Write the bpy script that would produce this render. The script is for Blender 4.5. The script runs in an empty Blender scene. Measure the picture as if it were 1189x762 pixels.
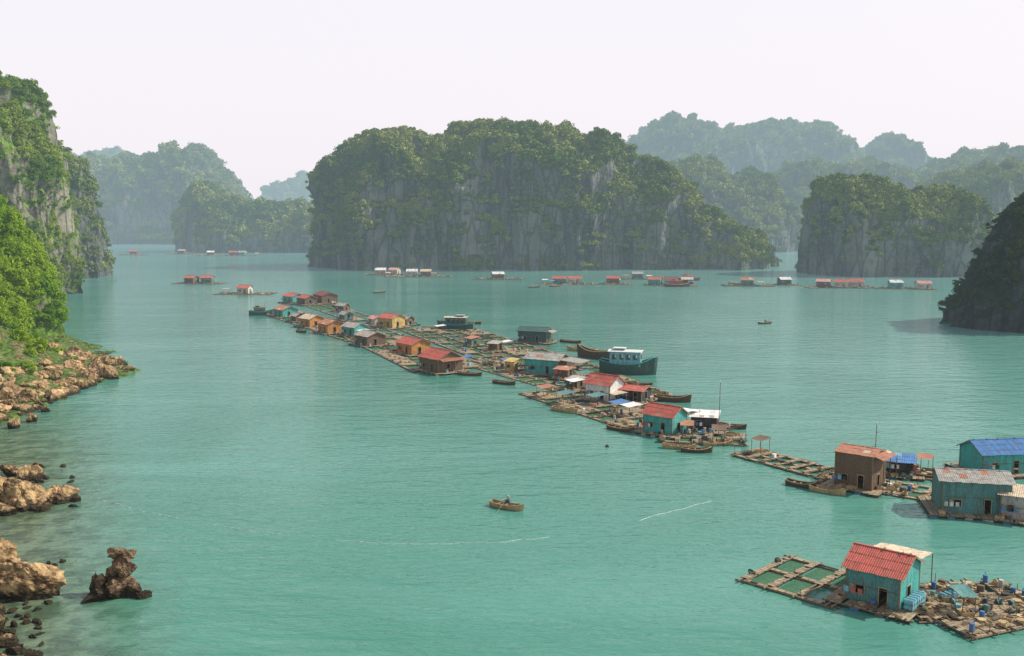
import bpy, math, random, numpy as np
from mathutils import Vector, Matrix, noise
R=random.Random(7)
sc=bpy.context.scene
# ------------------------------------------------------------ image pixel helpers
F=1156.0; PITCH=math.atan((381-245)/F); CH=40.0
def ray(u,v):
    dx=(u-594.5)/F; dz=-(v-381)/F
    return (dx, math.cos(PITCH)+dz*math.sin(PITCH), -math.sin(PITCH)+dz*math.cos(PITCH))
def G(u,v):
    r=ray(u,v); t=-CH/r[2]; return (r[0]*t, r[1]*t)
def AT(u,v,y):
    r=ray(u,v); t=y/r[1]; return (r[0]*t, CH+r[2]*t)
# ------------------------------------------------------------ materials
def N(nt,t,**kw):
    n=nt.nodes.new(t)
    for k,v in kw.items():
        if k in n.inputs.keys(): n.inputs[k].default_value=v
        else: setattr(n,k,v)
    return n
def newmat(name):
    m=bpy.data.materials.new(name); m.use_nodes=True; nt=m.node_tree; nt.nodes.clear()
    try: m.cycles.emission_sampling='NONE'
    except Exception: pass
    return m,nt
def mix(nt,f,a,b,bt='MIX'):
    n=nt.nodes.new('ShaderNodeMixRGB'); n.blend_type=bt
    for i,x in enumerate((f,a,b)):
        if isinstance(x,bpy.types.NodeSocket): nt.links.new(x,n.inputs[i])
        elif i==0: n.inputs[0].default_value=x
        else: n.inputs[i].default_value=(*x,1)
    return n.outputs[0]
def math_(nt,op,a,b=0.0,c=None,clamp=False):
    n=nt.nodes.new('ShaderNodeMath'); n.operation=op; n.use_clamp=clamp
    for i,x in enumerate((a,b,c)):
        if x is None: continue
        if isinstance(x,bpy.types.NodeSocket): nt.links.new(x,n.inputs[i])
        else: n.inputs[i].default_value=x
    return n.outputs[0]
def ramp(nt,x,a,b):
    n=nt.nodes.new('ShaderNodeMapRange'); n.interpolation_type='SMOOTHSTEP'
    nt.links.new(x,n.inputs[0]); n.inputs[1].default_value=a; n.inputs[2].default_value=b
    return n.outputs[0]
def pos(nt,scale=(1,1,1)):
    g=nt.nodes.new('ShaderNodeNewGeometry'); m=nt.nodes.new('ShaderNodeMapping'); m.inputs['Scale'].default_value=scale
    nt.links.new(g.outputs['Position'],m.inputs[0]); return m.outputs[0],g
def noi(nt,vec,s,d=4,rough=.55,dist=0):
    n=nt.nodes.new('ShaderNodeTexNoise'); nt.links.new(vec,n.inputs['Vector'])
    n.inputs['Scale'].default_value=s; n.inputs['Detail'].default_value=d; n.inputs['Roughness'].default_value=rough
    n.inputs['Distortion'].default_value=dist
    return n.outputs[0]
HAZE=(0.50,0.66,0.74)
def finish(nt,sh,haze=True):
    out=nt.nodes.new('ShaderNodeOutputMaterial')
    if not haze:
        nt.links.new(sh,out.inputs[0]); return
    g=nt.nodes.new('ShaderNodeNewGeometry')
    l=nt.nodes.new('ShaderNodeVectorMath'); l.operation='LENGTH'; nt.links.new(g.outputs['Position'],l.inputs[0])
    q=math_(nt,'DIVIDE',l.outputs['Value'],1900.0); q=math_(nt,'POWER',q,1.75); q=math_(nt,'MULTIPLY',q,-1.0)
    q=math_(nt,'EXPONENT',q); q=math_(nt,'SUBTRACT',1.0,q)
    e=N(nt,'ShaderNodeEmission'); e.inputs[0].default_value=(*HAZE,1)  # aerial haze painted into each surface as emission, growing with distance
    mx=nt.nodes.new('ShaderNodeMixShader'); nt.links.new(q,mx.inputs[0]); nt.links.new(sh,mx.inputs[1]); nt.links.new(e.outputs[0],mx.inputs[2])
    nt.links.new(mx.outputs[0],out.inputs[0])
def princ(nt,col,rough=.8,spec=.3,bump=None,bs=.3,bd=.1):
    p=nt.nodes.new('ShaderNodeBsdfPrincipled')
    if isinstance(col,bpy.types.NodeSocket): nt.links.new(col,p.inputs['Base Color'])
    else: p.inputs['Base Color'].default_value=(*col,1)
    if isinstance(rough,bpy.types.NodeSocket): nt.links.new(rough,p.inputs['Roughness'])
    else: p.inputs['Roughness'].default_value=rough
    p.inputs['Specular IOR Level'].default_value=spec
    if bump is not None:
        b=nt.nodes.new('ShaderNodeBump'); b.inputs['Strength'].default_value=bs; b.inputs['Distance'].default_value=bd
        nt.links.new(bump,b.inputs['Height']); nt.links.new(b.outputs[0],p.inputs['Normal'])
    return p.outputs[0]
MC={}
def weathered(name,col,dirt=(0.10,0.08,0.06),amt=.45,rough=.75,var=.4):
    if name in MC: return MC[name]
    m,nt=newmat(name)
    v,g=pos(nt,(1,1,.35)); n1=noi(nt,v,1.6,4,.65); n2=noi(nt,v,9,2)
    rnd=g.outputs['Random Per Island']
    c=mix(nt,math_(nt,'MULTIPLY',rnd,var),col,tuple(x*.45 for x in col))
    c=mix(nt,math_(nt,'MULTIPLY',ramp(nt,n1,.42,.68),amt),c,dirt)
    c=mix(nt,math_(nt,'MULTIPLY',ramp(nt,n2,.45,.7),.35),c,tuple(min(.8,x*1.35+.09) for x in col))
    finish(nt,princ(nt,c,rough,.3,n2,.4,.03)); MC[name]=m; return m
def W(k):
    P=dict(teal=(.05,.37,.34),tealw=(.08,.23,.22),brown=(.15,.09,.055),orange=(.55,.22,.05),yellow=(.55,.38,.12),pale=(.55,.50,.42),dgreen=(.03,.10,.085),
      red=(.46,.10,.075),dred=(.22,.05,.045),grey=(.36,.35,.32),rust=(.42,.18,.11),white=(.72,.72,.70),blue=(.06,.20,.46),cream=(.58,.47,.34),pink=(.6,.3,.27),
      plank=(.35,.27,.17),log=(.20,.145,.085),bluebarrel=(.05,.15,.34),foam=(.42,.43,.37),dark=(.03,.03,.03),hull=(.09,.055,.035),hullg=(.03,.09,.08),
      ltblue=(.16,.42,.5),tan=(.46,.33,.17),skin=(.35,.20,.13),shirt=(.05,.06,.09),trouser=(.03,.03,.04),straw=(.55,.42,.22),net=(.05,.12,.10),black=(.015,.015,.015),line=(.55,.65,.6))
    low=dict(skin=.1,black=.1,bluebarrel=.15,white=.3,shirt=.1)
    return weathered('paint_'+k if k not in('plank','log') else 'wood_'+k,P[k],amt=low.get(k,.6),var=.7 if k in('plank','log') else .4)
def rockmat(name,light,dark,fol=None,wet=False,fthr=(.35,.6),sc_=1.0):
    m,nt=newmat(name)
    v,g=pos(nt,(1,1,.18)); v2,_=pos(nt)
    st=noi(nt,v if not wet else v2,.12*sc_,6,.6,.4); fine=noi(nt,v2,.5*sc_,6,.65); big=noi(nt,v2,.018*sc_,3)
    vo=nt.nodes.new('ShaderNodeTexVoronoi'); vo.feature='DISTANCE_TO_EDGE'; vo.inputs['Scale'].default_value=.16*sc_*(.5 if wet else 1)
    dv=nt.nodes.new('ShaderNodeVectorMath'); dv.operation='ADD'
    nt.links.new(v if not wet else v2,dv.inputs[0]); nt.links.new(N(nt,'ShaderNodeTexNoise',Scale=.3*sc_).outputs[1],dv.inputs[1]); nt.links.new(dv.outputs[0],vo.inputs['Vector'])
    crack=ramp(nt,vo.outputs[0],0.0,.12)
    c=mix(nt,ramp(nt,st,.35,.68),dark,light)
    if not wet: c=mix(nt,math_(nt,'MULTIPLY',ramp(nt,big,.5,.68),.6),c,tuple(x*1.6 for x in light))
    c=mix(nt,math_(nt,'MULTIPLY',ramp(nt,fine,.4,.7),.5),c,tuple(x*1.35 for x in light))
    c=mix(nt,math_(nt,'MULTIPLY',math_(nt,'SUBTRACT',1.0,crack),.55),c,tuple(x*.4 for x in dark))
    if wet:
        s=nt.nodes.new('ShaderNodeSeparateXYZ'); nt.links.new(g.outputs['Position'],s.inputs[0])
        z=math_(nt,'ADD',s.outputs[2],math_(nt,'MULTIPLY',math_(nt,'SUBTRACT',fine,.5),wet*1.5))
        c=mix(nt,ramp(nt,z,wet*1.1,wet*.4),c,(.035,.028,.018))
    if fol:
        s2=nt.nodes.new('ShaderNodeSeparateXYZ'); nt.links.new(g.outputs['Normal'],s2.inputs[0])
        f=math_(nt,'ADD',s2.outputs[2],math_(nt,'MULTIPLY',math_(nt,'SUBTRACT',noi(nt,v2,.09*sc_,5,.65),.5),1.8))
        fc=mix(nt,ramp(nt,noi(nt,v2,.35*sc_,4),.35,.65),tuple(x*.35 for x in fol),fol)
        c=mix(nt,ramp(nt,f,*fthr),c,fc)
    h=math_(nt,'ADD',math_(nt,'MULTIPLY',st,2.0),fine); h=math_(nt,'ADD',h,math_(nt,'MULTIPLY',crack,.4))
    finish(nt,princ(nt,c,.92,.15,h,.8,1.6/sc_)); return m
def leafmat(name,a,b,c3,tr=True):
    m,nt=newmat(name)
    oi=nt.nodes.new('ShaderNodeObjectInfo'); v,g=pos(nt)
    c=mix(nt,oi.outputs['Random'],a,b); c=mix(nt,math_(nt,'MULTIPLY',ramp(nt,noi(nt,v,.035,1),.42,.6),.8),c,c3)
    c=mix(nt,math_(nt,'MULTIPLY',g.outputs['Random Per Island'],.5),c,tuple(x*.4 for x in a))
    d=nt.nodes.new('ShaderNodeBsdfDiffuse'); nt.links.new(c,d.inputs[0])
    if tr:
        t=nt.nodes.new('ShaderNodeBsdfTranslucent'); nt.links.new(c,t.inputs[0])
        mx=nt.nodes.new('ShaderNodeMixShader'); mx.inputs[0].default_value=.35; nt.links.new(d.outputs[0],mx.inputs[1]); nt.links.new(t.outputs[0],mx.inputs[2]); d=mx
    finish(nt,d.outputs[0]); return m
KARST=rockmat('limestone_cliff',(.17,.17,.155),(.035,.045,.04),(.08,.13,.03),fthr=(.12,.42))
KARSTD=rockmat('limestone_cliff_painted_shade',(.07,.075,.07),(.018,.022,.022),(.03,.05,.02),fthr=(.2,.5))  # same limestone, darkened: shade of the right-hand rock put into its colour
KARSTB=rockmat('limestone_cliff_sunny',(.24,.22,.17),(.06,.058,.045),(.14,.24,.035),fthr=(-.05,.3))  # lighter, warmer copy of the limestone: sunlit look is in the colour
SHORE=rockmat('shore_rock',(.50,.35,.18),(.12,.07,.04),wet=1.2,sc_=4)
SHORET=rockmat('shore_terrain',(.30,.22,.13),(.07,.05,.03),(.11,.18,.035),wet=1.3,fthr=(.6,.9),sc_=3)
LEAF=leafmat('leaf_island',(.085,.145,.035),(.20,.27,.065),(.32,.34,.09),tr=False)
LEAFD=leafmat('leaf_painted_shade',(.03,.055,.02),(.07,.10,.03),(.09,.11,.03),tr=False)  # island leaves darkened: shade on the right-hand rock painted into the albedo
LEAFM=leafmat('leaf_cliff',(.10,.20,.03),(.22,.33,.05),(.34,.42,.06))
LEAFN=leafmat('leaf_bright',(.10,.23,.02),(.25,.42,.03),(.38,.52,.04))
# ------------------------------------------------------------ mesh builder
class MB:
    def __init__(s): s.v=[];s.f=[];s.m=[];s.mats=[]
    def mi(s,k):
        if k not in s.mats: s.mats.append(k)
        return s.mats.index(k)
    def add(s,vs,fs,k):
        o=len(s.v); s.v+= [tuple(x) for x in vs]; i=s.mi(k)
        for f in fs: s.f.append(tuple(o+a for a in f)); s.m.append(i)
    def hexa(s,b,t,k):
        s.add(list(b)+list(t),[(3,2,1,0),(4,5,6,7),(0,1,5,4),(1,2,6,5),(2,3,7,6),(3,0,4,7)],k)
    def box(s,c,d,k,rz=0):
        x,y,z=[a/2 for a in d]; cr,sr=math.cos(rz),math.sin(rz)
        q=[(-x,-y),(x,-y),(x,y),(-x,y)]; q=[(c[0]+a*cr-b*sr,c[1]+a*sr+b*cr) for a,b in q]
        s.hexa([(a,b,c[2]-z) for a,b in q],[(a,b,c[2]+z) for a,b in q],k)
    def cyl(s,p,q,r,k,n=7,r2=None):
        p=Vector(p);q=Vector(q);r2=r if r2 is None else r2
        d=(q-p).normalized(); a=d.orthogonal().normalized(); b=d.cross(a)
        vs=[p+(a*math.cos(t)+b*math.sin(t))*r for t in [2*math.pi*i/n for i in range(n)]]
        vs+=[q+(a*math.cos(t)+b*math.sin(t))*r2 for t in [2*math.pi*i/n for i in range(n)]]
        fs=[(i,(i+1)%n,n+(i+1)%n,n+i) for i in range(n)]+[tuple(range(n))[::-1],tuple(range(n,2*n))]
        s.add(vs,fs,k)
    def barrel(s,c,k,r=.3,h=.9,n=10):
        x,y,z=c
        prof=[(r*.9,0),(r,.05),(r*.97,h*.3),(r*1.04,h*.34),(r*.97,h*.38),(r*.97,h*.62),(r*1.04,h*.66),(r*.97,h*.7),(r,h*.95),(r*.88,h),(0.02,h*.99)]
        vs=[];fs=[]
        for rr,zz in prof:
            for i in range(n): a=2*math.pi*i/n; vs.append((x+rr*math.cos(a),y+rr*math.sin(a),z+zz))
        for j in range(len(prof)-1):
            for i in range(n): fs.append((j*n+i,j*n+(i+1)%n,(j+1)*n+(i+1)%n,(j+1)*n+i))
        s.add(vs,fs,k)
    def build(s,name,parent=None,loc=(0,0,0),rz=0,smooth=False):
        me=bpy.data.meshes.new(name); me.from_pydata(s.v,[],s.f); 
        for k in s.mats: me.materials.append(W(k) if isinstance(k,str) else k)
        me.polygons.foreach_set('material_index',s.m)
        if smooth: me.polygons.foreach_set('use_smooth',[True]*len(s.f))
        me.update(); o=bpy.data.objects.new(name,me); sc.collection.objects.link(o)
        o.location=loc; o.rotation_euler=(0,0,rz)
        if parent: o.parent=parent
        return o
def empty(name,loc,rz=0):
    e=bpy.data.objects.new(name,None); e.empty_display_size=.5; sc.collection.objects.link(e); e.location=loc; e.rotation_euler=(0,0,rz); return e
# ------------------------------------------------------------ foliage instancing
def crown(name,mat,nl,ls,seed):
    r=random.Random(seed); lobes=[(Vector((r.uniform(-.55,.55),r.uniform(-.55,.55),r.uniform(-.1,.5))),r.uniform(.3,.6)) for _ in range(7)]
    V=[];Fc=[]
    for i in range(nl):
        c,rad=r.choice(lobes)
        d=Vector((r.gauss(0,1),r.gauss(0,1),r.gauss(0,1))).normalized()
        if d.z<-.4: d.z*=-.6
        p=c+d*rad*(r.random()**.25)
        n=(d+Vector((r.gauss(0,.4),r.gauss(0,.4),r.gauss(0,.4)+.2))).normalized()
        a=n.orthogonal().normalized(); a=Matrix.Rotation(r.uniform(0,6.28),3,n)@a; b=n.cross(a); s=ls*r.uniform(.6,1.5)
        o=len(V); V+=[p+a*s,p+b*s*.55+n*s*.2,p-a*s,p-b*s*.55+n*s*.2]; Fc.append((o,o+1,o+2,o+3))
    me=bpy.data.meshes.new(name); me.from_pydata(V,[],Fc); me.materials.append(mat); me.update()
    return bpy.data.objects.new(name,me)
def crowncol(name,mat,nl,ls):
    c=bpy.data.collections.new(name)
    for i in range(4): c.objects.link(crown(name+'_crown',mat,nl,ls,i*13+5))
    return c
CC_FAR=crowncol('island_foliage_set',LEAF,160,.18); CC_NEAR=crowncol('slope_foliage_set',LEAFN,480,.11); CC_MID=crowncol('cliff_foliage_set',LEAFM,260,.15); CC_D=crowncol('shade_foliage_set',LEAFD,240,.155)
def gn(col):
    ng=bpy.data.node_groups.new('scatter_'+col.name,'GeometryNodeTree')
    ng.interface.new_socket('Geometry',in_out='INPUT',socket_type='NodeSocketGeometry'); ng.interface.new_socket('Geometry',in_out='OUTPUT',socket_type='NodeSocketGeometry')
    a=ng.nodes.new('NodeGroupInput'); b=ng.nodes.new('NodeGroupOutput')
    ip=ng.nodes.new('GeometryNodeInstanceOnPoints'); ci=ng.nodes.new('GeometryNodeCollectionInfo')
    ci.inputs['Collection'].default_value=col; ci.inputs['Separate Children'].default_value=True; ci.inputs['Reset Children'].default_value=True
    ip.inputs['Pick Instance'].default_value=True
    rv=ng.nodes.new('FunctionNodeRandomValue'); rv.data_type='FLOAT_VECTOR'; rv.inputs[0].default_value=(-.3,-.3,0); rv.inputs[1].default_value=(.3,.3,6.28)
    na=ng.nodes.new('GeometryNodeInputNamedAttribute'); na.data_type='FLOAT_VECTOR'; na.inputs[0].default_value='sc'
    L=ng.links.new; L(a.outputs[0],ip.inputs['Points']); L(ci.outputs[0],ip.inputs['Instance']); L(rv.outputs[0],ip.inputs['Rotation']); L(na.outputs[0],ip.inputs['Scale'])
    L(ip.outputs[0],b.inputs[0]); return ng
GF=gn(CC_FAR); GN_=gn(CC_NEAR); GM=gn(CC_MID); GD=gn(CC_D)
def scatter(name,pts,scl,ng,parent):
    me=bpy.data.meshes.new(name); me.from_pydata(pts,[],[])
    at=me.attributes.new('sc','FLOAT_VECTOR','POINT'); at.data.foreach_set('vector',np.array(scl,dtype=np.float32).ravel())
    o=bpy.data.objects.new(name,me); sc.collection.objects.link(o); md=o.modifiers.new('scatter','NODES'); md.node_group=ng
    if parent: o.parent=parent
    return o
def veg_on(name,ob,n,s0,s1,thr,ng,seed,zmin=4,nf=.05,soft=3,amp=.75):
    r=np.random.RandomState(seed); me=ob.data; P=me.polygons; k=len(P)
    a=np.empty(k);P.foreach_get('area',a); nn=np.empty(k*3);P.foreach_get('normal',nn);nn=nn.reshape(-1,3); c=np.empty(k*3);P.foreach_get('center',c);c=c.reshape(-1,3)
    w=np.zeros(k)
    for i in range(k):
        if c[i,2]<zmin: continue
        if nn[i,1]>.55: continue
        q=nn[i,2]+amp*noise.fractal(Vector(c[i])*nf,1,2,4)
        if q>thr: w[i]=a[i]*min(1,(q-thr)*soft+.15)
    idx=r.choice(k,n,p=w/w.sum()); jit=r.normal(0,.8,(n,3)); jit[:,2]*=.3
    pts=(c[idx]+jit+nn[idx]*.3).tolist(); s=r.uniform(s0,s1,n)*np.where(r.rand(n)<.12,1.4,1)
    st=np.where(nn[idx,2]<.35,.62,1.0)
    return scatter(name,pts,np.stack([s*st,s*st,s*st*r.uniform(.7,1.15,n)],1),ng,ob)
# ------------------------------------------------------------ karst islands
def karst(name,sky,y,D,nu,ns,seed,mat=KARST,e=.62,A=(7,5,2.2),base=-3,nveg=0,s=(2.5,5),thr=.2,ng=GF,nshrub=0,sthr=-.1):
    P=[AT(u,v,y) for u,v in sky]
    P=np.array(P); seg=np.hypot(*(P[1:]-P[:-1]).T); L=np.concatenate([[0],np.cumsum(seg)]); t=np.linspace(0,L[-1],nu)
    X=np.interp(t,L,P[:,0]); Z=np.interp(t,L,P[:,1]); Z=np.maximum(Z,.5)
    dX=np.gradient(X);dZ=np.gradient(Z);ln=np.hypot(dX,dZ)+1e-6; NX=-dZ/ln;NZ=dX/ln
    k=9; ker=np.ones(k)/k; NX=np.convolve(np.pad(NX,k//2,'edge'),ker,'valid'); NZ=np.convolve(np.pad(NZ,k//2,'edge'),ker,'valid')
    x0,x1=X.min(),X.max(); V=[]; off=Vector((seed*37.1,seed*11.7,seed*5.3))
    for i in range(nu):
        de=min(X[i]-x0,x1-X[i]); Di=D*max(.12,min(1,de/(.7*D)))**.5
        Di*=1+.22*noise.noise(Vector((X[i]*.012,seed,0)))
        for j in range(ns):
            a=math.pi*j/(ns-1); c=-math.cos(a); q=math.sin(a)
            cy=math.copysign(abs(c)**e,c); sz=max(q,0)**e
            p=Vector((X[i],y+Di*cy,Z[i]*sz+base*(1-sz)))
            o=Vector((NX[i]*q,c,NZ[i]*q))
            d=A[0]*noise.fractal((p+off)*.018,1,2,4)
            pb=Vector((p.x*.033,p.y*.033,p.z*.010))+off
            rid=1-abs(noise.noise(pb))*2; d+=A[1]*1.6*(rid-.72)
            pb=Vector((p.x*.09,p.y*.09,p.z*.03))+off; d+=A[1]*.6*(.4-abs(noise.noise(pb))*2)
            d+=A[2]*noise.fractal((p+off)*.11,.9,2.1,4)
            if sz>.5: d-=A[0]*.3
            p=p+o*d
            V.append(p)
    Fc=[(i*ns+j,(i+1)*ns+j,(i+1)*ns+j+1,i*ns+j+1) for i in range(nu-1) for j in range(ns-1)]
    me=bpy.data.meshes.new(name); me.from_pydata(V,[],Fc); me.materials.append(mat); me.update()
    ob=bpy.data.objects.new(name,me); sc.collection.objects.link(ob)
    if nveg: veg_on('foliage',ob,nveg,s[0],s[1],thr,ng,seed)
    if nshrub: veg_on('cliff_shrubs',ob,nshrub,s[0]*.7,s[1]*.7,sthr,ng,seed+50,zmin=3,nf=.028,soft=2.2,amp=1.15)
    return ob
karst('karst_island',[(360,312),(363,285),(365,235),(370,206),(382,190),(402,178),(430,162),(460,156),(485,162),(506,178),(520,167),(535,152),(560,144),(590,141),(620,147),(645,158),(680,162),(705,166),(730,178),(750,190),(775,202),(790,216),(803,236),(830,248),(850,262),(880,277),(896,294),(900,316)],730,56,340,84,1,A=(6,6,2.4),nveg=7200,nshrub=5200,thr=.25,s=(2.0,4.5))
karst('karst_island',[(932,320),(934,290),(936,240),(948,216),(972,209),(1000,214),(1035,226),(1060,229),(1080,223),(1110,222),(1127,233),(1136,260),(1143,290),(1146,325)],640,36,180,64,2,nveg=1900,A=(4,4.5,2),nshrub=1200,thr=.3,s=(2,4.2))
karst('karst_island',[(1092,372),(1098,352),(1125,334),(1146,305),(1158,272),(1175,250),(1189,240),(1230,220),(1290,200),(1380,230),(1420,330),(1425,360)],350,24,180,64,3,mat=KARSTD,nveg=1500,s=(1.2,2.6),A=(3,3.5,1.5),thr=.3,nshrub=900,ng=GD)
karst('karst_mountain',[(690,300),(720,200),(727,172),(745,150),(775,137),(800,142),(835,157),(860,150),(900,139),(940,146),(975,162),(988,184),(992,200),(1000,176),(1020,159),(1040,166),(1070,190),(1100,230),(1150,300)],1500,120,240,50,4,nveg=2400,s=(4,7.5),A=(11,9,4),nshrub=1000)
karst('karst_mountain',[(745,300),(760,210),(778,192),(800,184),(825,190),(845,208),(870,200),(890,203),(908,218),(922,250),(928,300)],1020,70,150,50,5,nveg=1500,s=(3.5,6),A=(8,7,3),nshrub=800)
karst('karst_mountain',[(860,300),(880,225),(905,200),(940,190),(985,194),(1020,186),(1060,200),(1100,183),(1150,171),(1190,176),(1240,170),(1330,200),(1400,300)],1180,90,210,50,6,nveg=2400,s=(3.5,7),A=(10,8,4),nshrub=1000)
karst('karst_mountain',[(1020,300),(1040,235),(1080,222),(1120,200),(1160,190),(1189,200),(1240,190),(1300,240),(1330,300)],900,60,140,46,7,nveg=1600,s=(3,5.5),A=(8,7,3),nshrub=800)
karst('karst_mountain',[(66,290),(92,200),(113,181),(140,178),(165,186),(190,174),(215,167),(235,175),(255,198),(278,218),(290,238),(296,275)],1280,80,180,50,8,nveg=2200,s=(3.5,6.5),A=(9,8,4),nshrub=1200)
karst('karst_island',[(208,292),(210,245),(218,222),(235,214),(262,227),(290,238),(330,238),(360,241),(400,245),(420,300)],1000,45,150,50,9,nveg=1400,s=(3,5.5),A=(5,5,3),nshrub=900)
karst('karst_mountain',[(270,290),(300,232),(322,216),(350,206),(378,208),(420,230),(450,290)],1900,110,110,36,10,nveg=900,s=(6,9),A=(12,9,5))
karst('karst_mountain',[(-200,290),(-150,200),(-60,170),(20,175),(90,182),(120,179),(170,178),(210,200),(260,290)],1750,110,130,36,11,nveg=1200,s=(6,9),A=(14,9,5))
# left cliffs
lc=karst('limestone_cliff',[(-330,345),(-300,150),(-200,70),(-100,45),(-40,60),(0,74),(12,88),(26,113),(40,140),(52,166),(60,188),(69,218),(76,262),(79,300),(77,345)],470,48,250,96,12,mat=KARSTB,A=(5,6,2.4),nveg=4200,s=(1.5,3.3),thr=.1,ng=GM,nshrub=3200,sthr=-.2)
karst('limestone_cliff',[(-60,325),(-20,180),(30,160),(65,172),(80,176),(90,194),(102,214),(109,248),(117,276),(122,300),(124,322)],610,36,130,70,13,mat=KARST,A=(4,5,2),nveg=1000,s=(2,4),nshrub=700)
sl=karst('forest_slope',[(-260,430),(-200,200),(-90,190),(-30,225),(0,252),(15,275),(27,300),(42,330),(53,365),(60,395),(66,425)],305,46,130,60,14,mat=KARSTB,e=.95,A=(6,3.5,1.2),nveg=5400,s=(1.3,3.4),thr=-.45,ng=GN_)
# ------------------------------------------------------------ shore terrain + rocks
SY=[40,70,90,110,125,135,145,160,180,205,230,250,265,290,340]; SX=[-44,-50,-56,-68,-82,-84,-88,-96,-98,-98,-98,-97,-108,-122,-165]
def terrain():
    nx,ny=100,170; V=[]
    for j in range(ny):
        y=40+j*1.8; xs=np.interp(y,SY,SX)
        for i in range(nx):
            x=xs+8-i*1.0- (0 if i<60 else (i-60)*3)
            d=xs-x; z=d*.16+max(0,d-16)*.22 if d>0 else d*.25
            z+=1.3*noise.fractal(Vector((x*.12,y*.12,3)),1,2,5)+.5*(1-2*abs(noise.noise(Vector((x*.35,y*.35,1)))))
            V.append((x,y,z))
    Fc=[(j*nx+i,j*nx+i+1,(j+1)*nx+i+1,(j+1)*nx+i)[::-1] for j in range(ny-1) for i in range(nx-1)]
    me=bpy.data.meshes.new('shore_terrain'); me.from_pydata(V,[],Fc); me.materials.append(SHORET); me.update()
    o=bpy.data.objects.new('shore_terrain',me); sc.collection.objects.link(o); return o
ter=terrain()
import bmesh
def ico(n):
    bm=bmesh.new(); bmesh.ops.create_icosphere(bm,subdivisions=n,radius=1); v=[x.co.copy() for x in bm.verts]; f=[tuple(a.index for a in x.verts) for x in bm.faces]; bm.free(); return v,f
I3,I5=ico(4),ico(5)
def rock(vs,fs,c,s,seed,hi=False,rz=0,amp=.35):
    V0,F0=I5 if hi else I3; o=len(vs); off=Vector((seed*.37,seed*.13,seed*.79)); rr=random.Random(seed)
    planes=[(Vector((rr.gauss(0,1),rr.gauss(0,1),rr.gauss(0,.8))).normalized(),rr.uniform(.45,.8)) for _ in range(13)]
    cr,sr=math.cos(rz),math.sin(rz)
    for p in V0:
        q=p*(1+amp*noise.fractal(p*1.1+off,1,2,3))
        for n,d in planes:
            e=q.dot(n)-d
            if e>0: q=q-n*e*.92
        q=q*(1+.13*noise.fractal(p*4+off,.8,2.2,5)-.22*max(0,.35-abs(noise.noise(p*2.1+off))*2.2))
        x,y,z=q.x*s[0],q.y*s[1],q.z*s[2]
        vs.append((c[0]+x*cr-y*sr,c[1]+x*sr+y*cr,c[2]+z))
    fs+= [tuple(a+o for a in f) for f in F0]
def rockobj(name,specs,mat=SHORE):
    vs=[];fs=[]
    for i,(c,s,hi,rz,amp) in enumerate(specs): rock(vs,fs,c,s,R.randint(1,999),hi,rz,amp)
    me=bpy.data.meshes.new(name); me.from_pydata(vs,[],fs); me.materials.append(mat); me.update()
    o=bpy.data.objects.new(name,me); sc.collection.objects.link(o); return o
sp=[]
for i in range(330):
    y=R.uniform(172,272); xs=float(np.interp(y,SY,SX)); d=abs(R.gauss(0,11))-1.5; x=xs-d; s=R.uniform(.45,1.7)*(1.8 if R.random()<.15 else 1)
    sp.append(((x,y,max(0,d*.16)+R.uniform(-.2,.6)),(s*R.uniform(.8,1.4),s*R.uniform(.8,1.4),s*R.uniform(.6,1.1)),False,R.uniform(0,3),.35))
for u,v,s in ((150,432,1.4),(128,440,2.4),(118,436,1.8),(140,431,.9),(95,452,1.8),(70,460,1.5),(110,432,2.8),(88,428,3.4),(60,420,3.8),(30,425,4),(40,445,3),(35,490,1.3),(15,497,1.4),(52,478,1.0),(8,470,3)):
    x,y=G(u,v); sp.append(((x,y,s*.4),(s*1.2,s,s*1.0),True,R.uniform(0,3),.3))
rockobj('shore_boulders',sp)
def rk(u,v,s,z=0,rz=0,hi=True,amp=.35):
    x,y=G(u,v); return ((x,y,z),s,hi,rz,amp)
def sml(n,u0,u1,v0,v1,a,b): return [rk(R.uniform(u0,u1),R.uniform(v0,v1),tuple((R.uniform(a,b))*k for k in (1.2,1,.8)),R.uniform(-.1,.15),R.uniform(0,3),False) for _ in range(n)]
rockobj('boulder_cluster',[rk(28,588,(4.4,3.2,3.2),.6,.2),rk(5,580,(4.4,3.4,3.8),.9,1),rk(72,580,(2.9,2.2,1.9),.3,.5),rk(38,556,(2.4,1.9,1.6),.5,.5),rk(5,597,(3,2,1.6),.2,0),rk(-30,580,(5,4,4),1,0),rk(88,582,(1,.8,.7),.1,0),rk(50,592,(1.6,1.4,1.3),.2,0),rk(15,552,(1.9,1.7,1.6),.6,0),rk(45,543,(1.1,.9,.8),.2,0)]+sml(22,-10,85,538,600,.3,.9))
rockobj('boulder',[rk(30,690,(5.0,3.4,3.3),1.2,-.1,amp=.2),rk(-10,683,(4.4,3.8,4.0),1.2,.3),rk(2,662,(2.4,2.2,2.4),1.0,.3)]+sml(12,-10,75,650,706,.25,.6))
rockobj('rocky_shore',[rk(5,748,(1.6,1.4,1.0),.1,.4),rk(18,757,(1.2,1,.6),.1,.4),rk(-10,728,(2,2,1.4),.1,.2),rk(35,763,(1.0,.8,.4),0,.4),rk(0,770,(2.0,1.6,.8),.1,0),rk(10,735,(.9,.8,.5),.1,.4),rk(-5,712,(1.3,1,.9),.2,1)]+sml(46,-10,50,705,780,.15,.6))
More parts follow.
